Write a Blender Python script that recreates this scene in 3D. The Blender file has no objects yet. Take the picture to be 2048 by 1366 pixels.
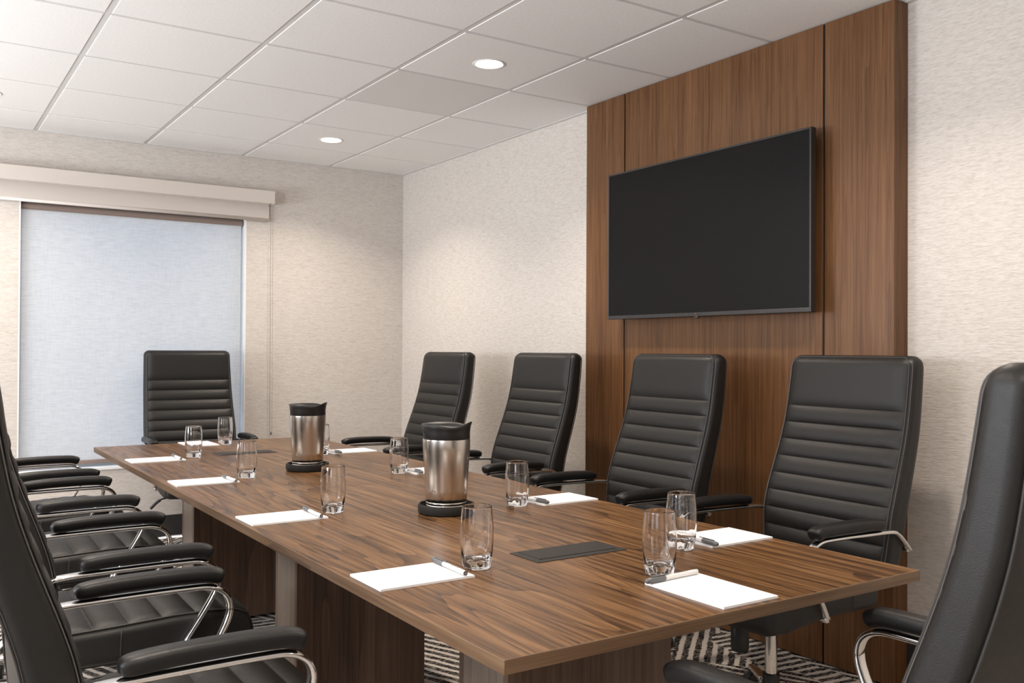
import bpy, bmesh, math, random
import numpy as np
from mathutils import Vector, Matrix

random.seed(7)
S = bpy.context.scene
COL = S.collection
PI = math.pi

# ------------------------------------------------------------------ camera
CAM_H = 1.2
def make_camera():
    yaw, pit, rol = .586, .0095, .0052
    F = Vector((math.sin(yaw), math.cos(yaw), 0)); R = Vector((math.cos(yaw), -math.sin(yaw), 0)); U = Vector((0, 0, 1))
    F2 = F*math.cos(pit) + U*math.sin(pit); U2 = U*math.cos(pit) - F*math.sin(pit)
    R3 = R*math.cos(rol) + U2*math.sin(rol); U3 = U2*math.cos(rol) - R*math.sin(rol)
    cam = bpy.data.cameras.new('camera'); co = bpy.data.objects.new('camera', cam); COL.objects.link(co)
    m = Matrix.Identity(4)
    for i in range(3):
        m[i][0] = R3[i]; m[i][1] = U3[i]; m[i][2] = -F2[i]
    m[2][3] = CAM_H
    co.matrix_world = m
    cam.sensor_width = 36.0; cam.sensor_fit = 'HORIZONTAL'; cam.lens = 36*1840.39/2048
    cam.clip_start = .02; cam.clip_end = 200
    cam.dof.use_dof = True; cam.dof.focus_distance = 2.9; cam.dof.aperture_fstop = 13.0
    S.camera = co
make_camera()

# ------------------------------------------------------------------ sky, exposure
w = bpy.data.worlds.new('sky'); S.world = w; w.use_nodes = True
bg = w.node_tree.nodes['Background']
bg.inputs[0].default_value = (.70, .81, .98, 1); bg.inputs[1].default_value = 2.5
S.view_settings.view_transform = 'Standard'; S.view_settings.look = 'None'
S.view_settings.gamma = 1; S.view_settings.exposure = 0.05
S.view_settings.use_curve_mapping = False
LAMP = 30.0             # radiance of the downlight lenses towards the side
BEAM, SPREAD = 11.5, 126 # each downlight's beam: power, spread in degrees
# added fill lamps set in made-up windows of the unseen left wall
FILL_WINDOWS = [(-1.35, -.05), (1.15, 2.45), (3.65, 4.95)]
SIDE_Z = (.55, 2.05)
TILT = 52               # added fill lamps are tipped up to brighten the ceiling
for (y0, y1), we in zip(FILL_WINDOWS, (24, 114, 134)):
    la = bpy.data.lights.new('window_daylight', 'AREA'); la.shape = 'RECTANGLE'
    la.size = y1-y0-.1; la.size_y = SIDE_Z[1]-SIDE_Z[0]-.1; la.energy = we; la.color = (.93, .96, 1.0)
    lo = bpy.data.objects.new('window_daylight', la); COL.objects.link(lo)
    lo.location = (-2.45, (y0+y1)/2, sum(SIDE_Z)/2); lo.rotation_euler = (0, -math.pi/2-math.radians(TILT), 0)

# ------------------------------------------------------------------ materials
def new_mat(name):
    m = bpy.data.materials.new(name); m.use_nodes = True
    nt = m.node_tree
    return m, nt, nt.nodes['Principled BSDF']
def simple(name, col, rough=.5, metal=0.0, spec=.5, **kw):
    m, nt, b = new_mat(name)
    b.inputs['Base Color'].default_value = (*col, 1); b.inputs['Roughness'].default_value = rough
    b.inputs['Metallic'].default_value = metal; b.inputs['Specular IOR Level'].default_value = spec
    for k, v in kw.items(): b.inputs[k].default_value = v
    return m
def N(nt, t, **kw):
    n = nt.nodes.new(t)
    for k, v in kw.items(): setattr(n, k, v)
    return n
def coords(nt, scale=(1, 1, 1), rot=(0, 0, 0), out='Object'):
    tc = N(nt, 'ShaderNodeTexCoord'); mp = N(nt, 'ShaderNodeMapping')
    mp.inputs['Scale'].default_value = scale; mp.inputs['Rotation'].default_value = rot
    nt.links.new(tc.outputs[out], mp.inputs[0]); return mp.outputs[0]
def noise(nt, vec, scale=1, detail=3, rough=.5, dist=0):
    n = N(nt, 'ShaderNodeTexNoise'); n.inputs['Scale'].default_value = scale; n.inputs['Detail'].default_value = detail
    n.inputs['Roughness'].default_value = rough; n.inputs['Distortion'].default_value = dist
    nt.links.new(vec, n.inputs['Vector']); return n.outputs['Fac']
def ramp(nt, fac, stops, interp='LINEAR'):
    r = N(nt, 'ShaderNodeValToRGB'); cr = r.color_ramp; cr.interpolation = interp
    while len(cr.elements) < len(stops): cr.elements.new(.5)
    for e, (p, c) in zip(cr.elements, stops):
        e.position = p; e.color = (*c, 1) if len(c) == 3 else c
    nt.links.new(fac, r.inputs[0]); return r.outputs[0]
def math_n(nt, op, a, b=None, c=None, clamp=False):
    n = N(nt, 'ShaderNodeMath', operation=op); n.use_clamp = clamp
    for i, x in enumerate((a, b, c)):
        if x is None: continue
        if isinstance(x, (int, float)): n.inputs[i].default_value = x
        else: nt.links.new(x, n.inputs[i])
    return n.outputs[0]
def mix(nt, fac, a, b, mode='MIX'):
    n = N(nt, 'ShaderNodeMix', data_type='RGBA', blend_type=mode)
    for sock, x in ((n.inputs[0], fac), (n.inputs[6], a), (n.inputs[7], b)):
        if isinstance(x, (int, float)): sock.default_value = x
        elif isinstance(x, tuple): sock.default_value = (*x, 1)
        else: nt.links.new(x, sock)
    return n.outputs[2]
def bump(nt, b, height, strength, dist=.002):
    n = N(nt, 'ShaderNodeBump'); n.inputs['Strength'].default_value = strength; n.inputs['Distance'].default_value = dist
    nt.links.new(height, n.inputs['Height']); nt.links.new(n.outputs[0], b.inputs['Normal'])
def gray(v): return (v, v, v)

def wood(name, dark, mid, light, axis, rough=.38, rings=9.0, width=3.2, fibre=1.0, seed=0.0, spec=.4, ringmix=.34):
    """walnut-like veneer, grain running along one local axis"""
    m, nt, b = new_mat(name)
    tc = N(nt, 'ShaderNodeTexCoord')
    def mapped(across, along):
        sc = [across]*3; sc['xyz'.index(axis)] = along
        mp = N(nt, 'ShaderNodeMapping'); mp.inputs['Scale'].default_value = sc
        mp.inputs['Location'].default_value = (seed, seed*.7, seed*1.3)
        nt.links.new(tc.outputs['Object'], mp.inputs[0]); return mp.outputs[0]
    big = noise(nt, mapped(width, .42), 1.6, 2.0, .5, .35)
    ring = math_n(nt, 'FRACT', math_n(nt, 'MULTIPLY', big, rings))
    saw = math_n(nt, 'POWER', ring, 2.2)
    fine = noise(nt, mapped(95, 1.6), 1.0, 3, .65)
    pore = noise(nt, mapped(260, 7.0), 1.0, 2, .6)
    tone = noise(nt, mapped(11, .35), 1.0, 2, .5)
    v = math_n(nt, 'MULTIPLY_ADD', saw, -ringmix, .5+ringmix*.3)
    v = math_n(nt, 'MULTIPLY_ADD', math_n(nt, 'SUBTRACT', fine, .5), 1.15*fibre, v)
    v = math_n(nt, 'MULTIPLY_ADD', math_n(nt, 'SUBTRACT', tone, .5), .55, v)
    v = math_n(nt, 'MULTIPLY_ADD', math_n(nt, 'SUBTRACT', pore, .5), .55*fibre, v, clamp=True)
    c = ramp(nt, v, [(.12, dark), (.5, mid), (.9, light)])
    nt.links.new(c, b.inputs['Base Color'])
    b.inputs['Specular IOR Level'].default_value = spec
    rr = math_n(nt, 'MULTIPLY_ADD', pore, .12, rough-.06)
    nt.links.new(rr, b.inputs['Roughness'])
    bump(nt, b, math_n(nt, 'ADD', pore, fine), .12, .0006)
    return m

def wallpaper():
    m, nt, b = new_mat('woven_wallpaper')
    s1 = noise(nt, coords(nt, (19, 19, 150)), 1, 2, .6, .35)
    s2 = noise(nt, coords(nt, (50, 50, 270)), 1, 2, .6)
    s3 = noise(nt, coords(nt, (1.1, 1.1, 2.2)), 1, 2, .5)
    v = math_n(nt, 'ADD', math_n(nt, 'MULTIPLY', s1, .5), math_n(nt, 'MULTIPLY', s2, .5))
    c = ramp(nt, v, [(.36, (.520, .470, .420)), (.5, (.615, .570, .525)), (.64, (.675, .632, .590))])
    c2 = mix(nt, .10, c, ramp(nt, s3, [(.35, (.57, .52, .475)), (.65, (.655, .615, .58))]))
    nt.links.new(c2, b.inputs['Base Color']); b.inputs['Roughness'].default_value = .75
    b.inputs['Specular IOR Level'].default_value = .25
    bump(nt, b, v, .55, .004)
    return m

def ceiling_tile_mat():
    m, nt, b = new_mat('mineral_tile')
    n1 = noise(nt, coords(nt), 420, 3, .7); n2 = noise(nt, coords(nt), 90, 3, .6)
    v = math_n(nt, 'MULTIPLY_ADD', n2, .4, math_n(nt, 'MULTIPLY', n1, .6))
    nt.links.new(ramp(nt, v, [(.38, (.83, .815, .80)), (.60, (.92, .91, .895))]), b.inputs['Base Color'])
    b.inputs['Roughness'].default_value = .9; b.inputs['Specular IOR Level'].default_value = .1
    bump(nt, b, v, .5, .0015)
    return m

def leather(name, col, rough):
    m, nt, b = new_mat(name)
    vo = N(nt, 'ShaderNodeTexVoronoi'); vo.inputs['Scale'].default_value = 620
    nt.links.new(coords(nt), vo.inputs['Vector'])
    n1 = noise(nt, coords(nt), 55, 3, .6)
    h = math_n(nt, 'MULTIPLY_ADD', vo.outputs['Distance'], .6, n1)
    b.inputs['Base Color'].default_value = (*col, 1)
    nt.links.new(math_n(nt, 'MULTIPLY_ADD', n1, .12, rough-.06), b.inputs['Roughness'])
    b.inputs['Specular IOR Level'].default_value = .33
    bump(nt, b, h, .22, .0012)
    return m

def carpet():
    m, nt, b = new_mat('patterned_carpet')
    base = coords(nt, (1, 1, 1), (0, 0, .12))
    sep = N(nt, 'ShaderNodeSeparateXYZ'); nt.links.new(base, sep.inputs[0])
    x, y = sep.outputs[0], sep.outputs[1]
    wob = math_n(nt, 'ADD', noise(nt, base, 14, 2, .5), math_n(nt, 'MULTIPLY', noise(nt, coords(nt, (45, 260, 1), (0, 0, .12)), 1, 2, .7), 1.1))
    # three families of stripes laid out in parquet-like blocks
    def stripes(expr, period, duty):
        f = math_n(nt, 'FRACT', math_n(nt, 'ADD', math_n(nt, 'DIVIDE', expr, period), math_n(nt, 'MULTIPLY', wob, .35)))
        return math_n(nt, 'LESS_THAN', f, duty)
    d1 = math_n(nt, 'ADD', x, math_n(nt, 'MULTIPLY', y, .55))
    d2 = math_n(nt, 'SUBTRACT', x, math_n(nt, 'MULTIPLY', y, .9))
    s1 = stripes(d1, .052, .42); s2 = stripes(d2, .060, .45); s3 = stripes(y, .046, .45)
    cell = N(nt, 'ShaderNodeTexVoronoi', distance='MANHATTAN'); cell.inputs['Scale'].default_value = 2.3
    nt.links.new(base, cell.inputs['Vector'])
    cs = N(nt, 'ShaderNodeSeparateColor'); nt.links.new(cell.outputs['Color'], cs.inputs[0])
    pick = cs.outputs[0]
    a = mix(nt, math_n(nt, 'GREATER_THAN', pick, .36), s1, s2)
    a = mix(nt, math_n(nt, 'GREATER_THAN', pick, .68), a, s3)
    # short pile rows break the dark stripes into dashes
    rows = noise(nt, coords(nt, (30, 190, 1), (0, 0, .12)), 1, 2, .6)
    dash = math_n(nt, 'GREATER_THAN', rows, .545)
    v = math_n(nt, 'MAXIMUM', a, math_n(nt, 'MULTIPLY', dash, .62))
    fuzz = noise(nt, base, 330, 2, .7)
    v = math_n(nt, 'ADD', v, math_n(nt, 'MULTIPLY', math_n(nt, 'SUBTRACT', fuzz, .5), .35), clamp=True)
    nt.links.new(ramp(nt, v, [(.1, (.018, .016, .017)), (.55, (.24, .21, .185)), (.9, (.66, .60, .54))]), b.inputs['Base Color'])
    b.inputs['Roughness'].default_value = .95; b.inputs['Specular IOR Level'].default_value = .1
    bump(nt, b, math_n(nt, 'ADD', fuzz, v), .6, .004)
    return m

def shade_fabric():
    m, nt, b = new_mat('solar_shade_fabric')
    out = nt.nodes['Material Output']
    s1 = noise(nt, coords(nt, (16, 16, 190)), 1, 3, .65)
    s2 = noise(nt, coords(nt, (240, 240, 14)), 1, 2, .6)
    v = math_n(nt, 'ADD', math_n(nt, 'MULTIPLY', s1, .68), math_n(nt, 'MULTIPLY', s2, .32))
    c = ramp(nt, v, [(.32, (.58, .58, .585)), (.5, (.665, .665, .66)), (.68, (.735, .73, .72))])
    di = N(nt, 'ShaderNodeBsdfDiffuse'); tr = N(nt, 'ShaderNodeBsdfTranslucent')
    nt.links.new(c, di.inputs[0]); nt.links.new(c, tr.inputs[0])
    mx = N(nt, 'ShaderNodeMixShader'); mx.inputs[0].default_value = .42
    nt.links.new(di.outputs[0], mx.inputs[1]); nt.links.new(tr.outputs[0], mx.inputs[2])
    nt.links.new(mx.outputs[0], out.inputs[0])
    return m

def brushed_steel():
    m, nt, b = new_mat('brushed_steel')
    n1 = noise(nt, coords(nt, (3, 3, 420)), 1, 2, .6)
    b.inputs['Base Color'].default_value = (.69, .645, .595, 1); b.inputs['Metallic'].default_value = 1
    nt.links.new(math_n(nt, 'MULTIPLY_ADD', n1, .05, .19), b.inputs['Roughness'])
    b.inputs['Anisotropic'].default_value = .75
    tg = N(nt, 'ShaderNodeTangent', direction_type='RADIAL', axis='Z'); nt.links.new(tg.outputs[0], b.inputs['Tangent'])
    
    return m

M = {}
M['wall'] = wallpaper(); M['tile'] = ceiling_tile_mat(); M['carpet'] = carpet(); M['shade'] = shade_fabric(); M['steel'] = brushed_steel()
M['tile_smooth'] = simple('smooth_panel', (.74, .735, .71), .6, spec=.3)
M['grid'] = simple('white_grid_metal', (.66, .645, .63), .5)
M['plenum'] = simple('plenum', (.5, .5, .5), .9)
M['top_wood'] = wood('walnut_table', (.028, .0128, .005), (.112, .0535, .0205), (.225, .120, .051), 'y', rough=.32, rings=12, width=4.2, fibre=1.3, spec=.20)
M['edge_wood_y'] = wood('walnut_edge_long', (.066, .036, .019), (.132, .077, .043), (.20, .126, .074), 'y', rough=.4, rings=5, width=6)
M['edge_wood_x'] = wood('walnut_edge_short', (.066, .036, .019), (.132, .077, .043), (.20, .126, .074), 'x', rough=.4, rings=5, width=6)
M['base_wood'] = wood('walnut_pedestal', (.060, .034, .022), (.115, .068, .045), (.175, .108, .072), 'z', rough=.42, rings=4, width=5, seed=3)
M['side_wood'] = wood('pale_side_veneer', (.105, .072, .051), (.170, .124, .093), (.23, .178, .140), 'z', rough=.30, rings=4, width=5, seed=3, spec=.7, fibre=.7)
M['panel_wood'] = wood('walnut_panel', (.072, .031, .0115), (.134, .0615, .025), (.192, .098, .044), 'z', rough=.36, rings=6, width=9, fibre=.95, seed=9, spec=.27, ringmix=.16)
M['leather'] = leather('black_leather', (.0145, .0132, .0120), .44)
M['pad_leather'] = leather('black_armrest_leather', (.009, .0085, .0085), .40)
M['stitch'] = simple('stitched_piping', (.030, .027, .026), .5)
M['thread'] = simple('grey_thread', (.11, .10, .095), .6)
M['chrome'] = simple('chrome', (.80, .785, .77), .07, 1.0)
M['black'] = simple('black_plastic', (.012, .012, .012), .42)
M['black_matte'] = simple('black_matte_plastic', (.017, .0155, .014), .6, spec=.3)
M['bezel'] = simple('tv_bezel', (.022, .020, .020), .35)
M['screen'] = simple('tv_screen', (.004, .004, .004), .30, spec=.15)
M['badge'] = simple('tv_badge', (.25, .12, .11), .35, .4)
M['groove'] = simple('black_reveal', (.010, .009, .009), .5)
M['rubber'] = simple('rubber_base', (.030, .028, .027), .55)
M['paint'] = simple('cream_paint', (.66, .60, .545), .32)
M['white'] = simple('white_paint', (.80, .80, .79), .45)
M['taupe'] = simple('taupe_tube', (.24, .185, .16), .5)
M['alu'] = simple('aluminium', (.55, .57, .60), .4, .6)
M['chain'] = simple('steel_bead_chain', (.40, .36, .33), .35, .8)
M['chain_white'] = simple('white_bead_chain', (.75, .76, .78), .4)
M['paper'] = simple('notepaper', (.88, .875, .87), .7, spec=.2)
M['ink'] = simple('grey_ink', (.30, .30, .31), .7)
M['pen_white'] = simple('pen_white', (.72, .71, .70), .3)
M['pen_grey'] = simple('pen_grey', (.115, .117, .122), .35)
M['pen_ink'] = simple('pen_print', (.30, .27, .27), .5)
M['trim_white'] = simple('white_trim', (.82, .80, .77), .4)
def glass_mat(name, rough=0.0, col=(1, 1, 1)):
    m, nt, b = new_mat(name)
    b.inputs['Base Color'].default_value = (*col, 1); b.inputs['Roughness'].default_value = rough
    b.inputs['Transmission Weight'].default_value = 1; b.inputs['IOR'].default_value = 1.5
    return m
M['glass'] = glass_mat('clear_glass'); M['pane'] = glass_mat('window_glass', 0, (.93, .97, 1))
def lens_mat():
    m, nt, b = new_mat('lit_lens')
    b.inputs['Base Color'].default_value = (.9, .9, .9, 1)
    b.inputs['Emission Color'].default_value = (1.0, .87, .74, 1); b.inputs['Emission Strength'].default_value = LAMP
    return m
M['lens'] = lens_mat()

# ------------------------------------------------------------------ mesh helpers
class MB:
    def __init__(s): s.v = []; s.f = []; s.sm = []
    def add(s, vs, fs, smooth=False):
        o = len(s.v); s.v += [tuple(p) for p in vs]; s.f += [tuple(i+o for i in f) for f in fs]; s.sm += [smooth]*len(fs)
    def box(s, x0, x1, y0, y1, z0, z1, bev=0.0, seg=2):
        bm = bmesh.new(); bmesh.ops.create_cube(bm, size=1)
        for v in bm.verts:
            v.co = Vector((x0+(v.co.x+.5)*(x1-x0), y0+(v.co.y+.5)*(y1-y0), z0+(v.co.z+.5)*(z1-z0)))
        if bev: bmesh.ops.bevel(bm, geom=bm.edges[:], offset=bev, segments=seg, affect='EDGES', profile=.5)
        s.bm(bm, False)
    def bm(s, bm, smooth):
        bm.verts.index_update()
        s.add([v.co[:] for v in bm.verts], [[v.index for v in f.verts] for f in bm.faces], smooth); bm.free()
    def lathe(s, prof, n=32, c=(0, 0, 0), fr=None, fz=None, axis='z'):
        """prof: (r, z) from start to end; r==0 ends are closed to a point"""
        vs, fs, rows = [], [], []
        for i, (r, z) in enumerate(prof):
            if r < 1e-7:
                rows.append([len(vs)]); vs.append((0, 0, z))
            else:
                row = []
                for k in range(n):
                    a = 2*PI*k/n
                    rr = fr(a, i, r, z) if fr else r
                    zz = fz(a, i, r, z) if fz else z
                    row.append(len(vs)); vs.append((rr*math.cos(a), rr*math.sin(a), zz))
                rows.append(row)
        for A, B in zip(rows, rows[1:]):
            for k in range(n):
                k2 = (k+1) % n
                if len(A) == 1 and len(B) == 1: continue
                if len(A) == 1: fs.append((A[0], B[k2], B[k]))
                elif len(B) == 1: fs.append((A[k], A[k2], B[0]))
                else: fs.append((A[k], A[k2], B[k2], B[k]))
        if axis == 'x': vs = [(z, x, y) for x, y, z in vs]
        if axis == 'y': vs = [(y, z, x) for x, y, z in vs]
        s.add([(x+c[0], y+c[1], z+c[2]) for x, y, z in vs], fs, True)
    def sweep(s, path, sec, side=Vector((0, 1, 0)), closed=False, scale=None, smooth=True):
        """sweep a section (list of (a,b)) along a path; a goes along `side`, b along the in-plane normal"""
        P = [Vector(p) for p in path]; n = len(sec); vs, fs = [], []
        L = len(P)
        for i, p in enumerate(P):
            if closed: t = P[(i+1) % L]-P[i-1]
            else: t = P[min(i+1, L-1)]-P[max(i-1, 0)]
            t.normalize(); sd = (side-t*side.dot(t)).normalized(); nn = sd.cross(t)
            k = scale[i] if scale else 1
            for a, b in sec: vs.append(p+sd*(a*k)+nn*(b*k))
        for i in range(L if closed else L-1):
            j = (i+1) % L
            for k in range(n): fs.append((i*n+k, i*n+(k+1) % n, j*n+(k+1) % n, j*n+k))
        if not closed:
            fs.append(tuple(range(n))[::-1]); fs.append(tuple((L-1)*n+k for k in range(n)))
        s.add(vs, fs, smooth)
    def tube(s, path, r, n=8, **k):
        d = Vector(path[-1])-Vector(path[0]); side = Vector((0, 1, 0))
        if abs(d.normalized().y) > .9: side = Vector((1, 0, 0))
        s.sweep(path, [(r*math.cos(2*PI*i/n), r*math.sin(2*PI*i/n)) for i in range(n)], side=k.pop('side', side), **k)
    def build(s, name, mat, parent=None, loc=None, autosmooth=None):
        me = bpy.data.meshes.new(name); me.from_pydata(s.v, [], s.f)
        bm = bmesh.new(); bm.from_mesh(me); bmesh.ops.recalc_face_normals(bm, faces=bm.faces); bm.to_mesh(me); bm.free()
        me.polygons.foreach_set('use_smooth', s.sm)
        me.materials.append(M[mat] if isinstance(mat, str) else mat)
        if autosmooth: me.set_sharp_from_angle(angle=math.radians(autosmooth))
        o = bpy.data.objects.new(name, me); COL.objects.link(o)
        if parent: o.parent = parent
        if loc: o.location = loc
        return o
def curve(pts, n=12, closed=False):
    """Catmull-Rom through the points"""
    P = [Vector(p) for p in pts]; L = len(P); out = []
    for i in range(L if closed else L-1):
        if closed: a, b, c, d = P[i-1], P[i], P[(i+1) % L], P[(i+2) % L]
        else: a, b, c, d = P[max(i-1, 0)], P[i], P[i+1], P[min(i+2, L-1)]
        for k in range(n):
            t = k/n
            out.append(.5*((2*b)+(c-a)*t+(2*a-5*b+4*c-d)*t*t+(3*b-a-3*c+d)*t**3))
    if not closed: out.append(P[-1])
    return out
def superellipse(a, b, n=16, e=3.0):
    r = []
    for k in range(n):
        t = 2*PI*k/n; c, s_ = math.cos(t), math.sin(t)
        r.append((a*math.copysign(abs(c)**(2/e), c), b*math.copysign(abs(s_)**(2/e), s_)))
    return r
def thing(name, label, cat, loc=(0, 0, 0), rz=0, group=None):
    o = bpy.data.objects.new(name, None); COL.objects.link(o); o.empty_display_size = .1
    o.location = loc; o.rotation_euler = (0, 0, rz); return tag(o, label, cat, group)
def tag(o, label, cat, group=None):
    o['label'] = label; o['category'] = cat; o['kind'] = 'thing'
    if group: o['group'] = group
    return o
def struct(o, label=None):
    o['kind'] = 'structure'
    if label: o['label'] = label
    return o
def dup(root, loc, rz, label, group=None):
    def cp(o, par):
        c = o.copy(); COL.objects.link(c); c.parent = par
        for ch in kids[o.name]: cp(ch, c)
        return c
    kids = {}
    def walk(o):
        kids[o.name] = list(o.children)
        for ch in o.children: walk(ch)
    walk(root)
    r = cp(root, None); r.location = loc; r.rotation_euler = (0, 0, rz); r['label'] = label
    if group: r['group'] = group
    return r

# ------------------------------------------------------------------ room shell
WX, WY = 3.046, 6.037                 # feature wall, window wall
LX, NY = -2.40, -2.60                 # left wall, wall behind the camera
CZ = 2.474                            # ceiling face
TH = .16
m = MB(); m.box(LX-TH, WX+TH, NY-TH, WY+TH, -.1, 0); struct(m.build('floor', 'carpet'), 'black and cream patterned carpet floor')
m = MB(); m.box(WX, WX+TH, NY-TH, WY+TH, 0, 2.62); struct(m.build('wall_right', 'wall'), 'cream woven wallpaper wall beside the television panel')
m = MB(); yy = NY-TH
for y0, y1 in FILL_WINDOWS+[(WY+TH, WY+TH)]:
    m.box(LX-TH, LX, yy, y0, 0, 2.62); yy = y1
    if y1 > y0: m.box(LX-TH, LX, y0, y1, 0, SIDE_Z[0]); m.box(LX-TH, LX, y0, y1, SIDE_Z[1], 2.62)
struct(m.build('wall_left', 'wall'))
for n_, (y0, y1) in enumerate(FILL_WINDOWS):
    m = MB(); z0, z1 = SIDE_Z
    for b_ in ((y0, y0+.04, z0, z1), (y1-.04, y1, z0, z1), (y0+.04, y1-.04, z0, z0+.04), (y0+.04, y1-.04, z1-.04, z1)): m.box(LX-.10, LX-.03, b_[0], b_[1], b_[2], b_[3])
    struct(m.build('window_%d' % (n_+2), 'white'))  # made-up unseen frames around the added fill lamps
m = MB(); m.box(LX, WX, NY-TH, NY, 0, 2.62); struct(m.build('wall_front', 'wall'))
OX0, OX1, OZ0, OZ1 = .563, 1.895, .466, 2.075
m = MB()
m.box(LX, OX0, WY, WY+TH, 0, 2.62); m.box(OX1, WX, WY, WY+TH, 0, 2.62)
m.box(OX0, OX1, WY, WY+TH, 0, OZ0); m.box(OX0, OX1, WY, WY+TH, OZ1, 2.62)
struct(m.build('wall_back', 'wall'), 'cream woven wallpaper wall around the window')

# rubber cove base, toe slightly flared
def cove(name, p0, p1, inward):
    d = Vector(p1)-Vector(p0)
    sec = [(0, 0), (.016, 0), (.010, .004), (.0045, .016), (.0035, .145), (.002, .150), (0, .151)]
    vs, fs = [], []
    for p in (p0, p1):
        for a, z in sec: vs.append((p[0]+inward[0]*a, p[1]+inward[1]*a, z))
    n = len(sec)
    for k in range(n): fs.append((k, (k+1) % n, n+(k+1) % n, n+k))
    fs += [tuple(range(n)), tuple(range(n, 2*n))]
    m = MB(); m.add(vs, fs); return struct(m.build(name, 'rubber'), 'black rubber baseboard')
cove('baseboard_right', (WX, NY), (WX, 1.99), (-1, 0)); cove('baseboard_right', (WX, 3.775), (WX, WY), (-1, 0))
cove('baseboard_back', (LX, WY), (WX, WY), (0, -1)); cove('baseboard_left', (LX, NY), (LX, WY), (1, 0)); cove('baseboard_front', (LX, NY), (WX, NY), (0, 1))

# ---- suspended ceiling: slab, grid rails, tiles one by one
GX, GY, TS, TY = .6445, 6.173, .6096, .6018
m = MB(); m.box(LX-TH, WX+TH, NY-TH, WY+TH, CZ+.055, CZ+.12); ceil = struct(m.build('ceiling', 'plenum'), 'suspended ceiling of square mineral tiles')
xs = [LX]+[GX+i*TS for i in range(-4, 4)]+[WX]
ys = [NY]+[GY-j*TY for j in range(14, 0, -1)]+[WY]
xs = [x for x in xs if LX-.001 <= x <= WX+.001]; ys = [y for y in ys if NY-.001 <= y <= WY+.001]
LIGHTS = [(2.169+i*3*TS, 5.270-j*3*TY) for i in (0, -1, -2) for j in range(5)]
LIGHTS = [(x, y) for x, y in LIGHTS if x > LX+.3 and y > NY+.3 and not (x > 2 and y < -1)]
for i, x in enumerate(xs[1:-1]):
    m = MB(); m.box(x-.014, x+.014, NY, WY, CZ+.0024, CZ+.0125); m.box(x-.002, x+.002, NY, WY, CZ+.0125, CZ+.045)
    m.build('main_rail', 'grid', ceil)
for j, y in enumerate(ys[1:-1]):
    m = MB(); m.box(LX, WX, y-.014, y+.014, CZ+.0027, CZ+.0122); m.build('cross_rail', 'grid', ceil)
R_CAN = .060
def tile_mesh(x0, x1, y0, y1, hole=None):
    """tegular lay-in tile: the face hangs a little below the rails, edges stepped and eased"""
    m = MB()
    g = .0130; e = .0010
    fx0, fx1, fy0, fy1 = x0+(g if x0 > LX+.01 else .001), x1-(g if x1 < WX-.01 else .001), y0+(g-.001 if y0 > NY+.01 else .001), y1-(g-.001 if y1 < WY-.01 else .001)
    cx, cy = (x0+x1)/2, (y0+y1)/2
    def ring(k, z): return [(fx0+k, fy0+k, z), (fx1-k, fy0+k, z), (fx1-k, fy1-k, z), (fx0+k, fy1-k, z)]
    A = ring(0, CZ+.0165); B = ring(0, CZ+e); Cc = ring(e, CZ)
    vs = A+B+Cc; fs = [(k, (k+1) % 4, 4+(k+1) % 4, 4+k) for k in range(4)]+[(4+k, 4+(k+1) % 4, 8+(k+1) % 4, 8+k) for k in range(4)]
    if hole is None: fs.append((8, 9, 10, 11)); fs.append((3, 2, 1, 0))
    else:
        hx, hy, hr = hole; n = 32; o = len(vs)
        for z in (CZ, CZ+.0165):
            vs += [(hx+hr*math.cos(2*PI*k/n), hy+hr*math.sin(2*PI*k/n), z) for k in range(n)]
        for base, ho in ((8, o), (0, o+n)):
            q = [min(range(n), key=lambda k: (vs[ho+k][0]-vs[base+c][0])**2+(vs[ho+k][1]-vs[base+c][1])**2) for c in range(4)]
            for c in range(4):
                a, b2 = q[c], q[(c+1) % 4]; k = a
                while k != b2:
                    fs.append((base+c, ho+k, ho+(k+1) % n)); k = (k+1) % n
                fs.append((base+c, ho+b2, base+(c+1) % 4))
        for k in range(n): fs.append((o+k, o+(k+1) % n, o+n+(k+1) % n, o+n+k))
    m.add([(x-cx, y-cy, z-CZ) for x, y, z in vs], fs)
    return m, (cx, cy, CZ)
cache = {}
for a in range(len(xs)-1):
    for b in range(len(ys)-1):
        x0, x1, y0, y1 = xs[a], xs[a+1], ys[b], ys[b+1]
        if x1-x0 < .05 or y1-y0 < .05: continue
        hole = None
        for lx, ly in LIGHTS:
            if x0 < lx < x1 and y0 < ly < y1: hole = (lx, ly, R_CAN)
        smooth_panel = abs((x0+x1)/2-2.169) < .1 and abs((y0+y1)/2-(5.270-2*TY)) < .1
        full = a not in (0, len(xs)-2) and b not in (0, len(ys)-2)
        key = ('h' if hole else 'f') if full and not smooth_panel else None
        if key and key in cache:
            o = cache[key].copy(); COL.objects.link(o); o.parent = ceil; o.location = ((x0+x1)/2, (y0+y1)/2, CZ)
        else:
            m, loc = tile_mesh(x0, x1, y0, y1, hole)
            o = m.build('ceiling_tile', 'tile_smooth' if smooth_panel else 'tile', ceil, loc)
            if smooth_panel: o['label'] = 'plain smooth ceiling panel'
            if key: cache[key] = o
# wall angle where tiles meet the walls
def angle(name, x0, x1, y0, y1):
    m = MB(); m.box(x0, x1, y0, y1, CZ-.003, CZ); struct(m.build(name, 'grid'), 'thin white wall angle along the ceiling edge')
angle('trim_1', WX-.02, WX-.0005, NY, 1.99); angle('trim_1', WX-.02, WX-.0005, 3.775, WY); angle('trim_2', LX, WX-.02, WY-.02, WY-.0005)

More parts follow.
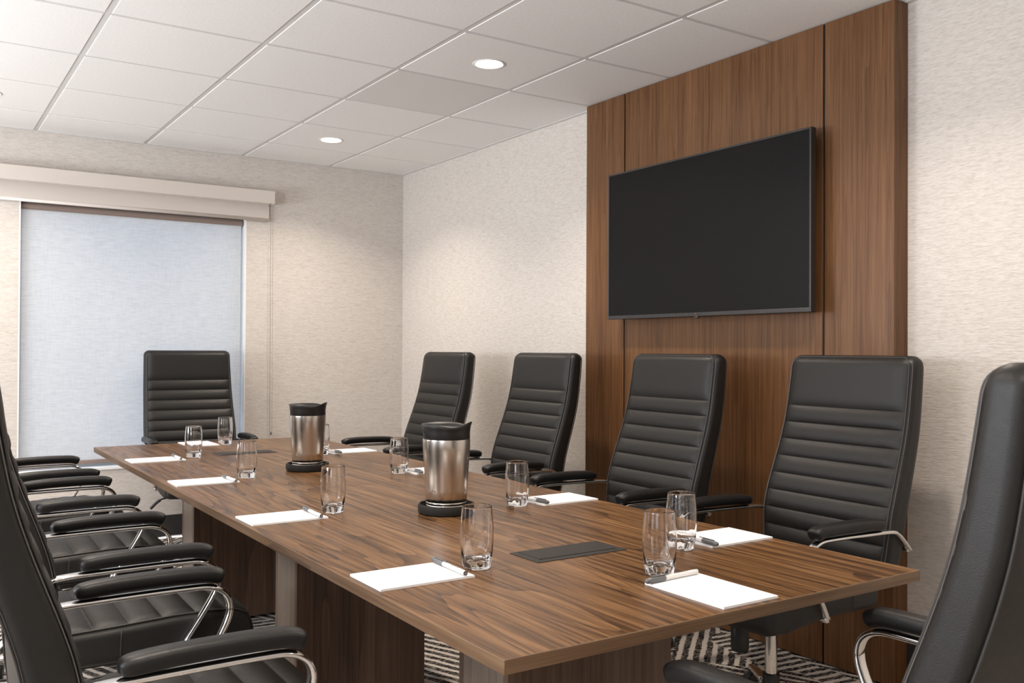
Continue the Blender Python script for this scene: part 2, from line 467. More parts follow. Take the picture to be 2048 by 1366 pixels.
# ---- downlights
def downlight(i, x, y):
    lab = {(0, 1): ('lit downlight in the ceiling nearest the television panel, this side of the smooth ceiling panel', None),
           (0, 0): ('round lit downlight in the ceiling near the far corner, beyond the smooth panel', None),
           (1, 0): ('round lit downlight at the far left edge of the ceiling, above the window', None)}.get(i, ('round lit downlight in the part of the ceiling outside the photo', None))
    t = thing('downlight', lab[0], 'ceiling light', (x, y, CZ), 0, 'recessed downlights in the tiled ceiling')
    m = MB(); m.lathe([(.0595, .002), (.0600, -.0015), (.066, -.0035), (.0725, -.002), (.074, -.0002), (.0595, .002)], 40); m.build('trim_ring', 'trim_white', t)
    m = MB(); m.lathe([(.0590, .0), (.0580, .020), (.0545, .046)], 32); m.build('baffle', 'trim_white', t)
    m = MB(); m.lathe([(0, .0045), (.030, .0045), (.0560, .0055), (.0575, .008), (0, .008)], 32); m.build('lens', 'lens', t)
    la = bpy.data.lights.new('beam', 'AREA'); la.shape = 'DISK'; la.size = .105; la.energy = BEAM; la.spread = math.radians(SPREAD); la.color = (1.0, .87, .74)
    lo = bpy.data.objects.new('beam', la); COL.objects.link(lo); lo.parent = t; lo.location = (0, 0, .0035)
    return t
idx = {}
for i in (0, -1, -2):
    for j in range(5):
        x, y = 2.169+i*3*TS, 5.270-j*3*TY
        if (x, y) in LIGHTS: downlight((-i, j), x, y)

# ---- window in the back wall
m = MB()
fw = .035
for bx in ((OX0, OX0+fw, OZ0, OZ1), (OX1-fw, OX1, OZ0, OZ1), (OX0+fw, OX1-fw, OZ0, OZ0+fw), (OX0+fw, OX1-fw, OZ1-fw, OZ1)):
    m.box(bx[0], bx[1], WY+.09, WY+.15, bx[2], bx[3], .003)
win = struct(m.build('window_1', 'alu'), 'aluminium window behind the drawn shade')
m = MB(); m.box(OX0+fw-.005, OX1-fw+.005, WY+.115, WY+.121, OZ0+fw-.005, OZ1-fw+.005); m.build('pane', 'pane', win)
m = MB()      # painted liner of the opening
m.box(OX1-.010, OX1, WY+.001, WY+.09, OZ0, OZ1); m.build('jamb', 'white', win); m = MB(); m.box(OX0, OX0+.010, WY+.001, WY+.09, OZ0, OZ1); m.build('jamb', 'white', win)
m = MB(); m.box(OX0, OX1, WY-.012, WY+.09, OZ0-.006, OZ0+.012, .003); m.build('sill', 'white', win)

# ---- inner sun shade (drawn)
sh = thing('sun_shade', 'drawn pale grey translucent roller shade filling the window', 'roller shade', (1.229, WY+.045, OZ0))
def L(x): return x-1.229
m = MB(); nx, nz = 24, 30; x0, x1 = L(.577), L(1.868); z0, z1 = .508-OZ0, 2.030-OZ0
vs, fs = [], []
for side_ in (0, 1):
    for k in range(nz+1):
        for i in range(nx+1):
            x = x0+(x1-x0)*i/nx; z = z0+(z1-z0)*k/nz
            yy = .0018*math.sin(i*.9)*math.sin(PI*k/nz)
            vs.append((x, yy+(.0006 if side_ else 0)-.016, z))
st = (nx+1)*(nz+1)
for k in range(nz):
    for i in range(nx):
        a = k*(nx+1)+i; fs.append((a, a+1, a+nx+2, a+nx+1))
m.add(vs[:st], fs, True); m.build('fabric', 'shade', sh)
m = MB(); m.lathe([(0, x0-.004), (.026, x0-.004), (.026, x1+.008), (0, x1+.008)], 24, c=(0, 0, 2.033-OZ0), axis='x'); m.build('roller_tube', 'taupe', sh, autosmooth=40)
m = MB(); m.box(x0, x1, -.024, -.008, .499-OZ0, .524-OZ0, .005); m.build('hem_bar', 'taupe', sh)
def bead_chain(mb, pts, step, r):
    P = [Vector(p) for p in pts]; out = []
    for a, b in zip(P, P[1:]):
        n = max(1, int((b-a).length/step))
        for k in range(n): out.append(a.lerp(b, k/n))
    oct_f = [(0, 2, 4), (2, 1, 4), (1, 3, 4), (3, 0, 4), (2, 0, 5), (1, 2, 5), (3, 1, 5), (0, 3, 5)]
    for p in out:
        mb.add([(p.x+r, p.y, p.z), (p.x-r, p.y, p.z), (p.x, p.y+r, p.z), (p.x, p.y-r, p.z), (p.x, p.y, p.z+r), (p.x, p.y, p.z-r)], oct_f, True)
m = MB(); cx = L(1.880)
bead_chain(m, [(cx, -.030, 1.99-OZ0), (cx, -.030, .80-OZ0), (cx-.004, -.02, .785-OZ0), (cx-.004, -.012, .80-OZ0), (cx-.004, -.012, 1.99-OZ0)], .006, .0026)
m.build('bead_chain', 'chain_white', sh)

# ---- outer blackout shade, rolled up behind a fascia
bs = thing('blackout_shade', 'cream fascia and rolled up blackout shade above the window, with a bead chain', 'window shade', (1.1, WY, 2.05))
X0, X1 = .30-1.1, 2.053-1.1
m = MB(); m.box(X0, X1, -.102, -.098, 2.160-2.05, 2.243-2.05, .001); m.box(X0, X1, -.098, -.001, 2.238-2.05, 2.243-2.05)
m.box(X1-.004, X1, -.098, -.001, 2.160-2.05, 2.238-2.05); m.box(X0, X0+.004, -.098, -.001, 2.160-2.05, 2.238-2.05); m.build('fascia', 'paint', bs)
m = MB(); m.lathe([(0, X0+.006), (.036, X0+.006), (.036, X1-.02), (0, X1-.02)], 24, c=(0, -.048, 2.196-2.05), axis='x'); m.build('rolled_fabric', 'paint', bs, autosmooth=40)
m = MB(); m.box(X0+.006, X1-.012, -.016, -.012, 2.068-2.05, 2.196-2.05); m.build('fabric_drop', 'paint', bs)
m = MB(); m.sweep([(X0+.004, -.014, 2.061-2.05), (X1-.010, -.014, 2.061-2.05)], superellipse(.009, .011, 14, 2.4), side=Vector((0, 1, 0))); m.build('hem_bar', 'paint', bs)
m = MB(); bx = 2.062-1.1
bead_chain(m, [(bx-.014, -.034, 2.16-2.05), (bx-.010, -.034, .66-2.05), (bx-.006, -.034, .645-2.05), (bx-.002, -.034, .645-2.05), (bx+.004, -.034, .66-2.05), (bx, -.034, 2.16-2.05)], .0075, .0030)
m.build('bead_chain', 'chain', bs)
m = MB(); m.box(bx-.009, bx+.004, -.037, -.030, .628-2.05, .648-2.05, .002); m.build('chain_weight', 'chain', bs)

# ---- wooden feature panel behind the television
PX, PY0, PY1 = 2.964, 1.990, 3.772
G0, G1 = 2.293, 3.469
wp = thing('wood_feature_panel', 'floor to ceiling walnut panel with two black vertical joints behind the television', 'wall panel', (WX, (PY0+PY1)/2, 0))
oy = (PY0+PY1)/2
def board(y0, y1):
    m = MB(); m.box(PX-WX, PX-WX+.018, y0-oy, y1-oy, .004, CZ-.004, .0012, 1); o = m.build('panel_board', 'panel_wood', wp); return o
board(PY0, G0-.005); board(G0+.005, G1-.005); board(G1+.005, PY1)
for y in (G0, G1):
    m = MB(); m.box(PX-WX+.008, PX-WX+.018, y-.005-oy, y+.005-oy, .004, CZ-.004); m.build('joint_strip', 'groove', wp)
for y0, y1 in ((PY0, PY0+.018), (PY1-.018, PY1)):
    m = MB(); m.box(PX-WX+.018, -.0005, y0-oy, y1-oy, .004, CZ-.004); m.build('side_return', 'panel_wood', wp)
m = MB(); m.box(PX-WX+.018, -.001, PY0+.018-oy, PY1-.018-oy, .004, CZ-.004); m.build('backing', 'groove', wp)

# ---- television
TX, TY0, TY1, TZ0, TZ1 = 2.876, 2.283, 3.489, 1.352, 2.058
tv = thing('television', 'large black flat screen television mounted on the walnut panel', 'television', (PX, (TY0+TY1)/2, (TZ0+TZ1)/2))
def lt(x, y, z): return (x-PX, y-(TY0+TY1)/2, z-(TZ0+TZ1)/2)
def tbox(m, x0, x1, y0, y1, z0, z1, bev=0):
    a = lt(x0, y0, z0); b = lt(x1, y1, z1); m.box(a[0], b[0], a[1], b[1], a[2], b[2], bev)
m = MB(); bz = .0085
tbox(m, TX, TX+.030, TY0, TY0+bz, TZ0, TZ1, .0015); tbox(m, TX, TX+.030, TY1-bz, TY1, TZ0, TZ1, .0015)
tbox(m, TX, TX+.030, TY0+bz, TY1-bz, TZ1-bz, TZ1, .0015); tbox(m, TX, TX+.030, TY0+bz, TY1-bz, TZ0, TZ0+.017, .0015)
m.build('bezel', 'bezel', tv)
m = MB(); tbox(m, TX+.003, TX+.012, TY0+bz-.001, TY1-bz+.001, TZ0+.016, TZ1-bz+.001); m.build('screen', 'screen', tv)
m = MB(); tbox(m, TX+.028, TX+.058, TY0+.05, TY1-.05, TZ0+.03, TZ1-.05, .012); m.build('rear_housing', 'black_matte', tv)
m = MB()
for yy in (2.70, 3.05): tbox(m, TX+.056, PX-.006, yy-.015, yy+.015, 1.50, 1.92)
tbox(m, PX-.008, PX-.0005, 2.62, 3.14, 1.60, 1.82); m.build('wall_bracket', 'black', tv)
m = MB(); yb = 2.888; tbox(m, TX-.002, TX+.010, yb-.012, yb+.012, TZ0-.010, TZ0+.006, .003); m.build('sensor_tab', 'bezel', tv)
c = lt(TX-.0005, yb, TZ0+.0085); m = MB()
m.lathe([(.0032, -.002), (.0050, -.002), (.0050, 0), (.0032, 0), (.0032, -.002)], 18, c=c, axis='x')
m.box(c[0]-.002, c[0], c[1]-.0005, c[1]+.0005, c[2]-.002, c[2]+.003); m.box(c[0]-.002, c[0], c[1]-.0026, c[1], c[2]-.002, c[2]-.001)
m.build('maker_badge', 'badge', tv)

# ------------------------------------------------------------------ conference table
TZ = .735; TT = .0225
AX0, AX1, AY0, AY1 = .757, 1.816, 1.157, 4.682
SEAM = (AY0+AY1)/2
tb = thing('conference_table', 'long walnut conference table in the middle of the room', 'table', ((AX0+AX1)/2, SEAM, 0))
ox = (AX0+AX1)/2
e = .0022
for y0, y1 in ((AY0+e, SEAM-.0006), (SEAM+.0006, AY1-e)):
    m = MB(); m.box(AX0+e-ox, AX1-e-ox, y0-SEAM, y1-SEAM, TZ-TT, TZ); m.build('tabletop', 'top_wood', tb)
for x0, x1 in ((AX0, AX0+e), (AX1-e, AX1)):
    m = MB(); m.box(x0-ox, x1-ox, AY0-SEAM, AY1-SEAM, TZ-TT-.0002, TZ+.0001, .0005, 1); m.build('edge_band', 'edge_wood_y', tb)
for y0, y1 in ((AY0, AY0+e), (AY1-e, AY1)):
    m = MB(); m.box(AX0+e-ox, AX1-e-ox, y0-SEAM, y1-SEAM, TZ-TT-.0002, TZ+.0001, .0005, 1); m.build('edge_band', 'edge_wood_x', tb)
BX0, BX1 = 1.056, 1.516
def ped(yc):
    y0, y1 = yc-.1-SEAM, yc+.1-SEAM
    m = MB()
    m.box(BX0-ox, BX1-ox, y0, y0+.019, .012, TZ-TT, .0008, 1); m.box(BX0-ox, BX1-ox, y1-.019, y1, .012, TZ-TT, .0008, 1)
    o = m.build('pedestal', 'base_wood', tb)
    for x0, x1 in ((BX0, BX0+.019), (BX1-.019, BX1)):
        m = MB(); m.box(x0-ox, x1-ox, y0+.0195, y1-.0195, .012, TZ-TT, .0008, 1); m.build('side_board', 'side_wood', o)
    for xx in (BX0+.05, BX1-.05):
        for yy in (y0+.01, y1-.01):
            m = MB(); m.lathe([(0, 0), (.016, 0), (.016, .008), (.006, .012), (.006, .013), (0, .013)], 12, c=(xx-ox, yy, 0)); m.build('foot_glide', 'black', o)
for yc in (1.700, 2.920, 4.155): ped(yc)
# cable modesty channel under the top, joining the pedestals
m = MB(); m.box(1.20-ox, 1.37-ox, 1.83-SEAM, 2.79-SEAM, TZ-TT-.05, TZ-TT-.001, .002, 1); m.box(1.20-ox, 1.37-ox, 3.05-SEAM, 4.03-SEAM, TZ-TT-.05, TZ-TT-.001, .002, 1); m.build('cable_channel', 'black_matte', tb)

# ---- power boxes let into the top
def power_box(x0, x1, y0, y1, label):
    cx, cy = (x0+x1)/2, (y0+y1)/2
    t = thing('table_power_box', label, 'power box', (cx, cy, TZ), 0, 'power boxes along the table')
    hx, hy = (x1-x0)/2, (y1-y0)/2
    m = MB(); m.box(-hx, hx, -hy, hy, .0001, .0016, .0006, 1); m.build('frame_plate', 'black_matte', t)
    m = MB(); m.box(-hx+.020, hx-.020, -hy+.022, hy-.004, .0012, .0030, .0004, 1); m.build('flip_lid', 'black_matte', t)
    m = MB(); m.box(-hx+.018, hx-.018, -hy+.0178, -hy+.0225, .0010, .0018); m.box(-hx+.0165, -hx+.0202, -hy+.0178, hy-.004, .0010, .0018); m.box(hx-.0202, hx-.0165, -hy+.0178, hy-.004, .0010, .0018); m.build('lid_gap', 'groove', t)
power_box(1.163, 1.418, 1.645, 1.758, 'flush black power box in the tabletop between the near glasses')
power_box(1.157, 1.415, 4.035, 4.150, 'flush black power box in the tabletop before the window end chair')

# ------------------------------------------------------------------ chairs
GRO = [1.004-.0605*k for k in range(9)]
def prof_back(z):
    Z = [.44, .50, .56, .62, .67, .73, .79, .85, .91, .97, 1.04, 1.12, 1.20]
    Fv = [-.228, -.231, -.236, -.241, -.250, -.269, -.291, -.313, -.333, -.349, -.362, -.374, -.385]
    s = 0; 
    for dz in (-.03, -.015, 0, .015, .03): s += float(np.interp(z+dz, Z, Fv))
    return s/5
def rounded_loop(hw, t, rc, d0, quilt, inset=.012, nf=18):
    """closed section in (lateral, depth): front face at depth d0 going to -hw..hw, back at d0-t"""
    rc = min(rc, hw*.9, t*.49)
    pts = []
    for k in range(nf+1):
        l = -(hw-rc)+2*(hw-rc)*k/nf
        wdw = min(1, max(0, (hw-inset-abs(l))/.02)); wdw = wdw*wdw*(3-2*wdw)
        cr = -.0 + .004*(1-(l/hw)**2)
        pts.append((l, d0+quilt*wdw+cr))
    for k in range(1, 6):
        a = PI/2*(1-k/6); pts.append((hw-rc+rc*math.cos(a), d0-rc+rc*math.sin(a)))
    for k in range(4): pts.append((hw, d0-rc-(t-2*rc)*k/3))
    for k in range(1, 6):
        a = -PI/2*k/6; pts.append((hw-rc+rc*math.cos(a), d0-t+rc+rc*math.sin(a)))
    for k in range(9): pts.append((hw-rc-2*(hw-rc)*k/8, d0-t-.006*math.sin(PI*k/8)))
    for k in range(1, 6):
        a = -PI/2-PI/2*k/6; pts.append((-(hw-rc)+rc*math.cos(a), d0-t+rc+rc*math.sin(a)))
    for k in range(4): pts.append((-hw, d0-t+rc+(t-2*rc)*k/3))
    for k in range(1, 6):
        a = PI-PI/2*k/6; pts.append((-(hw-rc)+rc*math.cos(a), d0-rc+rc*math.sin(a)))
    return pts
def loft(mb, loops, fn):
    n = len(loops[0][1]); vs, fs = [], []
    for s_, lp in loops:
        for l, d in lp: vs.append(fn(s_, l, d))
    for i in range(len(loops)-1):
        for k in range(n): fs.append((i*n+k, i*n+(k+1) % n, (i+1)*n+(k+1) % n, (i+1)*n+k))
    fs.append(tuple(range(n))); fs.append(tuple((len(loops)-1)*n+k for k in range(n)))
    mb.add(vs, fs, True)
def puff(t, p=2.6): return 1-abs(2*t-1)**p
ZT, ZB = 1.188, .445
def back_hw(z): return float(np.interp(z, [.44, .50, .56, .64, .72, .85, 1.0, 1.2], [.244, .254, .263, .270, .270, .265, .261, .257]))
def back_t(z): return float(np.interp(z, [.44, .55, .8, 1.0, 1.2], [.080, .088, .080, .070, .062]))
def back_quilt(z):
    ed = [ZT+.004]+GRO+[ZB-.01]
    for a, b in zip(ed, ed[1:]):
        if b <= z <= a:
            t = (a-z)/(a-b)
            return (.0095*puff(t, 5) if a > 1.1 else .0095*puff(t, 2.4))
    return 0
def make_chair():
    t = thing('office_chair', 'black chair', 'chair')
    # --- backrest, quilted on its front
    zs = set(np.linspace(ZB+.03, ZT-.03, 60).tolist())
    for g in GRO:
        for d in (-.006, -.003, -.0012, 0, .0012, .003, .006): zs.add(g+d)
    for k in range(8):
        zs.add(ZT-.03+.03*math.sin(PI/2*k/7)); zs.add(ZB+.03-.03*math.sin(PI/2*k/7))
    zs = sorted(z for z in zs if ZB <= z <= ZT)
    loops = []
    for z in zs:
        r = .030; sh_ = 0
        if z > ZT-r: sh_ = r-math.sqrt(max(0, r*r-(z-ZT+r)**2))
        if z < ZB+r: sh_ = r-math.sqrt(max(0, r*r-(ZB+r-z)**2))
        q = back_quilt(z) if r > sh_*3 else 0
        loops.append((z, rounded_loop(back_hw(z)-sh_, back_t(z)-1.7*sh_, .022, prof_back(z)-.85*sh_, q*(1-sh_/r))))
    m = MB(); loft(m, loops, lambda s_, l, d: (d, -l, s_)); m.build('backrest', 'leather', t)
    # piping that runs up one edge, over the top and down the other, front and rear
    def edge_loop(inset, off, rear):
        def fz(z):
            k = max(0, z-(ZT-.030)); sh_ = .030-math.sqrt(max(0, .030**2-k*k))
            f = prof_back(z)-.85*sh_+off
            return f if not rear else prof_back(z)-back_t(z)+.85*sh_-off
        zz = [float(z) for z in np.linspace(ZB+.03, ZT-.040, 36)]
        hw = back_hw(ZT)-inset; top = ZT-.0055; rc = top-zz[-1]
        pts = [(fz(z), back_hw(z)-inset, z) for z in zz]
        for k in range(1, 8):
            a_ = PI/2*k/7; z = zz[-1]+rc*math.sin(a_); pts.append((fz(z), hw-rc*(1-math.cos(a_)), z))
        for k in range(1, 12): pts.append((fz(top), (hw-rc)*(1-2*k/12), top))
        for p in [(x, -y, z) for x, y, z in pts[len(zz)+6::-1]]: pts.append(p)
        return pts
    for nm, mt, r, ins, off, rear in (('seam_piping', 'stitch', .0026, .015, .0024, False), ('seam_stitching', 'thread', .0010, .0065, -.0035, False), ('rear_piping', 'stitch', .0024, .012, .0016, True)):
        m = MB(); P = [Vector(p) for p in edge_loop(ins, off, rear)]
        m.sweep(P, [(r*math.cos(2*PI*i/6), r*math.sin(2*PI*i/6)) for i in range(6)], side=Vector((1, 0, .1))); m.build(nm, mt, t)
    # --- seat, quilted across, waterfall front
    F0, F1 = -.235, .268
    SG = [-.15, -.066, .018, .102, .182]
    def ztop(f): return float(np.interp(f, [-.24, -.1, .05, .15, .21, .245, .268], [.476, .484, .492, .492, .484, .468, .446]))
    def seat_t(f): return float(np.interp(f, [-.24, -.05, .1, .2, .268], [.088, .094, .108, .120, .092]))
    fsn = set(np.linspace(F0, F1-.02, 44).tolist())
    for g in SG:
        for d in (-.006, -.003, -.001, .001, .003, .006): fsn.add(g+d)
    for k in range(7): fsn.add(F1-.03+.03*math.sin(PI/2*k/6)); fsn.add(F0+.02-.02*math.sin(PI/2*k/6))
    loops = []
    ed = [F0-.01]+SG+[F1+.03]
    for f in sorted(x for x in fsn if F0 <= x <= F1):
        sh_ = 0
        if f > F1-.03: sh_ = .03-math.sqrt(max(0, .03**2-(f-F1+.03)**2))
        if f < F0+.02: sh_ = .02-math.sqrt(max(0, .02**2-(F0+.02-f)**2))
        q = 0
        for a, b in zip(ed, ed[1:]):
            if a <= f <= b: q = .009*puff((f-a)/(b-a), 2.6)
        hw = float(np.interp(f, [-.235, -.1, .15, .268], [.238, .252, .256, .238]))
        loops.append((f, rounded_loop(hw-sh_, seat_t(f)-1.6*sh_, .022, ztop(f)-.8*sh_, q*(1-min(1, sh_/.02)))))
    m = MB(); loft(m, loops, lambda s_, l, d: (s_, -l, d)); m.build('seat', 'leather', t)
    for sd in (1, -1):
        path = [(f, sd*(float(np.interp(f, [-.235, -.1, .15, .268], [.238, .252, .256, .238]))-.013), ztop(f)+.001) for f in np.linspace(F0+.02, F1-.02, 24)]
        m = MB(); m.tube(path, .0025, 6, side=Vector((0, 1, 0))); m.build('seat_piping', 'stitch', t)
    for sd in (1, -1):      # upright seam on the seat side
        hw = float(np.interp(-.085, [-.235, -.1, .15, .268], [.238, .252, .256, .238]))
        m = MB(); m.tube([(-.085, sd*(hw-.004), ztop(-.085)-.004), (-.086, sd*(hw+.0004), ztop(-.085)-.024), (-.088, sd*(hw+.0004), ztop(-.085)-.070), (-.088, sd*(hw-.006), ztop(-.085)-.088)], .0018, 6, side=Vector((1, 0, 0))); m.build('side_seam', 'stitch', t)
    m = MB(); m.box(-.20, .16, -.19, .19, .372, .392, .006); m.build('seat_pan', 'black_matte', t)
    # --- arms: bent flat chrome tube, pad, two bolts
    for sd in (1, -1):
        pts = [(-.338, .264, .566), (-.300, .270, .598), (-.262, .275, .624), (-.225, .278, .635), (-.10, .279, .6385), (.05, .279, .6395), (.105, .279, .636), (.138, .279, .618), (.150, .278, .588), (.143, .275, .553), (.112, .270, .496), (.075, .266, .438), (.055, .263, .402)]
        path = curve([(x, sd*y, z) for x, y, z in pts], 8)
        m = MB(); m.sweep(path, superellipse(.0152, .0074, 16, 2.3)); tube = m.build('arm_tube', 'chrome', t)
        m = MB()
        m.lathe([(0, -.006), (.009, -.006), (.0105, -.002), (.0105, .010), (.008, .014), (0, .015)], 16, c=(-.335, sd*.264-(.005 if sd > 0 else .005), .567), axis='y')
        m.build('bolt', 'chrome', tube); m = MB()
        m.lathe([(0, -.012), (.011, -.012), (.013, -.006), (.013, .010), (.009, .015), (0, .016)], 16, c=(.054, sd*.258, .400), axis='y')
        m.build('bolt', 'chrome', tube)
        pp = curve([(-.192, sd*.279, .661), (-.11, sd*.280, .668), (0, sd*.280, .670), (.065, sd*.280, .669), (.105, sd*.280, .666), (.132, sd*.280, .656)], 10)
        n = len(pp); sc = []
        for i in range(n):
            u = min(i, n-1-i)/n; k = .10
            sc.append(1 if u > k else .34+.66*math.sqrt(max(0, 1-(1-u/k)**2)))
        m = MB(); m.sweep(pp, superellipse(.0255, .0185, 24, 2.7), scale=sc); m.build('armrest_pad', 'pad_leather', t)
    # --- mechanism, column, star base
    m = MB(); m.box(-.10, .12, -.075, .075, .330, .374, .010); m.build('tilt_mechanism', 'black', t)
    m = MB(); m.lathe([(0, .248), (.026, .248), (.029, .256), (.029, .322), (.020, .334), (0, .334)], 20, c=(.142, 0, 0)); m.build('tension_knob', 'black', t)
    m = MB()
    pth = curve([(.10, -.06, .350), (.10, -.15, .352), (.10, -.225, .348), (.098, -.245, .338)], 6); m.tube(pth, .0045, 8, side=Vector((1, 0, 0)))
    lever = m.build('height_lever', 'black', t)
    m = MB(); m.sweep(curve([(.098, -.238, .343), (.097, -.258, .330), (.096, -.282, .306), (.096, -.292, .296)], 6), superellipse(.011, .008, 12, 2.4), side=Vector((1, 0, 0)), scale=[.5]+[1]*17+[.6]); m.build('lever_paddle', 'black', lever)
    m = MB(); m.lathe([(0, .14), (.0195, .14), (.0195, .335), (0, .335)], 24); m.build('lift_column', 'chrome', t, autosmooth=40)
    m = MB(); m.lathe([(0, .060), (.034, .060), (.036, .072), (.034, .110), (.028, .118), (.028, .150), (.0200, .152), (0, .152)], 24); m.build('base_hub', 'black', t, autosmooth=40)
    for k in range(5):
        a = 2*PI*k/5+.35; d = Vector((math.cos(a), math.sin(a), 0)); sd = Vector((-math.sin(a), math.cos(a), 0))
        path = [d*r+Vector((0, 0, z)) for r, z in ((.024, .098), (.10, .094), (.20, .084), (.285, .072), (.305, .068))]
        m = MB(); m.sweep(path, superellipse(.017, .013, 12, 3), side=sd, scale=[1.15, 1.1, .95, .8, .55]); m.build('base_leg', 'chrome', t)
        m = MB(); c0 = d*.292
        for s2 in (-1, 1):
            mm = MB(); mm.lathe([(0, -.009), (.020, -.009), (.0255, -.005), (.0255, .005), (.020, .009), (0, .009)], 18, axis='y')
            rot = Matrix.Rotation(a+PI/2, 3, 'Z')
            m.add([rot @ Vector(v)+c0+(-sd if False else rot @ Vector((0, s2*.014, 0)))+Vector((0, 0, .0256)) for v in mm.v], mm.f, True)
        m.lathe([(0, .030), (.009, .030), (.011, .046), (.007, .052), (.007, .064), (0, .064)], 10, c=c0)
        m.build('caster', 'black', t)
    return t
chair = make_chair()
side_g = 'office chairs around the conference table'
def R(d): return math.radians(d)
CH = [
    ((2.379, 2.043), 178.2, 'black quilted office chair before the right joint of the walnut panel, nearest on that side'),
    ((2.306, 2.842), 178.9, 'black quilted office chair under the television, before the left part of the walnut panel'),
    ((2.321, 3.797), 179.7, 'black quilted office chair just left of the walnut panel, against the cream wall'),
    ((2.265, 4.703), 179.6, 'black quilted office chair closest to the far room corner, behind the near carafe'),
    ((1.475, 5.528), -93.2, 'black quilted office chair at the far table end, in front of the window shade'),
    ((.506, 1.936), -1.1, 'black office chair seen from behind at the left photo edge, nearest of four there'),
    ((.566, 2.772), -.6, 'second nearest black office chair along the left table side, quilted seat in view'),
    ((.577, 3.726), -.8, 'black office chair along the left table side, second from the window'),
    ((.583, 4.558), -.4, 'black office chair at the left table side closest to the window'),
    ((1.374, 1.026), 91.7, 'black office chair at the near table end, back turned, cut by the right photo edge'),
]
for i, ((x, y), a, lab) in enumerate(CH):
    if i == 0:
        chair.location = (x, y, 0); chair.rotation_euler = (0, 0, R(a)); chair['label'] = lab; chair['group'] = side_g
    else: dup(chair, (x, y, 0), R(a), lab, side_g)

# ------------------------------------------------------------------ glasses
def make_glass():
    m = MB()
    outer = [(0, .0012), (.022, .0008), (.0285, 0), (.0298, .003), (.0304, .008), (.0322, .014), (.0330, .022), (.0345, .036), (.0356, .054), (.0360, .070), (.0357, .088), (.0346, .106), (.0333, .120), (.0326, .129), (.0323, .1312)]
    inner = [(.0317, .1318), (.0311, .1312), (.0312, .129), (.0320, .118), (.0334, .104), (.0344, .088), (.0347, .070), (.0342, .054), (.0330, .038), (.0312, .026), (.0270, .0205), (.018, .0190), (0, .0185)]
    nO = len(outer)
    def fr(a, i, r, z):
        if i < nO:
            if z < .020 and r > .02: return r*(1+.030*math.cos(10*a)*max(0, 1-z/.020))
        elif z < .034: return r*(1+.035*math.cos(9*a+.6)*(1-abs(z-.024)/.014 if abs(z-.024) < .014 else 0))
        return r
    def fz(a, i, r, z):
        if i >= nO and .01 < r < .032 and z < .03: return z+.0016*math.cos(7*a+1.1)
        return z
    m.lathe(outer+inner, 48, fr=fr, fz=fz)
    o = m.build('drinking_glass', 'glass'); return tag(o, 'glass', 'glass', 'drinking glasses on the table')
GL = [((1.030, 1.684), 'clear drinking glass left of the near power box, beside a notepad'),
      ((1.325, 1.434), 'clear drinking glass standing beside the notepad and pen at the near table end'),
      ((1.536, 1.588), 'clear drinking glass partly behind the one at the near table end, touching a notepad'),
      ((1.033, 2.477), 'clear drinking glass on the left table half, left of the near thermal carafe'),
      ((1.542, 2.291), 'clear drinking glass right of the near carafe, beside a wall-side notepad'),
      ((1.568, 3.128), 'clear drinking glass just left of the near carafe, before the farthest wall-side chair'),
      ((1.045, 3.305), 'clear drinking glass left of the far thermal carafe, before the far power box'),
      ((1.049, 4.046), 'clear drinking glass by the far left table corner, beside the farthest left notepad'),
      ((1.322, 4.520), 'clear drinking glass farthest away, in front of the window end chair'),
      ((1.553, 3.860), 'clear drinking glass almost hidden behind the far thermal carafe')]
g0 = make_glass()
for i, ((x, y), lab) in enumerate(GL):
    o = g0 if i == 0 else g0.copy()
    if i: COL.objects.link(o)
    o.location = (x, y, TZ+.0003); o.rotation_euler = (0, 0, random.random()*6); o['label'] = lab

# ------------------------------------------------------------------ notepads
def make_pad():
    t = thing('notepad', 'pad', 'notepad', group='notepads laid out on the table')
    m = MB(); m.box(-.1055, .1055, -.0725, .0725, 0, .0034); m.build('backing_card', 'paper', t)
    m = MB()
    for k in range(3): m.box(-.1055+.0002*k, .1055-.0003*k, -.0725, .0725-.0002*k, .0035+.0004*k, .0038+.0004*k)
    m.build('sheets', 'paper', t)
    m = MB(); z = .00465; rnd = random.Random(3)
    m.box(-.0885, -.0880, -.052, .058, z, z+.0001); m.box(-.0945, -.0940, .004, .055, z, z+.0001)   # foot rules
    y = -.050
    for k in range(11):                                            # tiny illegible wordmark in the corner
        wd = rnd.uniform(.0008, .0020); hh = rnd.uniform(.0012, .0030)
        m.box(-.0975, -.0975+hh, y, y+wd*.6, z, z+.0001); y += wd+.0006
    m.build('printed_footer', 'ink', t)
    return t
PADS = [((.876, 1.684), 180, 'white notepad nearest along the left table side, before the glass and near power box'),
        ((.876, 2.459), 180.5, 'white notepad on the left table side, second from the near end'),
        ((.881, 3.261), 179, 'white notepad on the left table side, third from the near end'),
        ((.884, 4.002), 180, 'white notepad at the far left table corner'),
        ((1.310, 1.276), 90, 'white notepad in plain view at the near table end, a pen along its top'),
        ((1.704, 1.622), 0, 'white notepad behind two glasses at the wall side, nearest of that side'),
        ((1.706, 2.312), 1, 'white notepad right of the near carafe, beside a lone glass at the wall side'),
        ((1.706, 3.905), 0, 'white notepad right of the far carafe at the wall side'),
        ((1.706, 3.122), 0, 'white notepad mostly hidden by the near carafe'),
        ((1.207, 4.565), -90, 'white notepad at the far table end between two glasses')]
p0 = make_pad()
for i, ((x, y), a, lab) in enumerate(PADS):
    if i == 0: p0.location = (x, y, TZ+.0003); p0.rotation_euler = (0, 0, R(a)); p0['label'] = lab
    else: dup(p0, (x, y, TZ+.0003), R(a), lab)

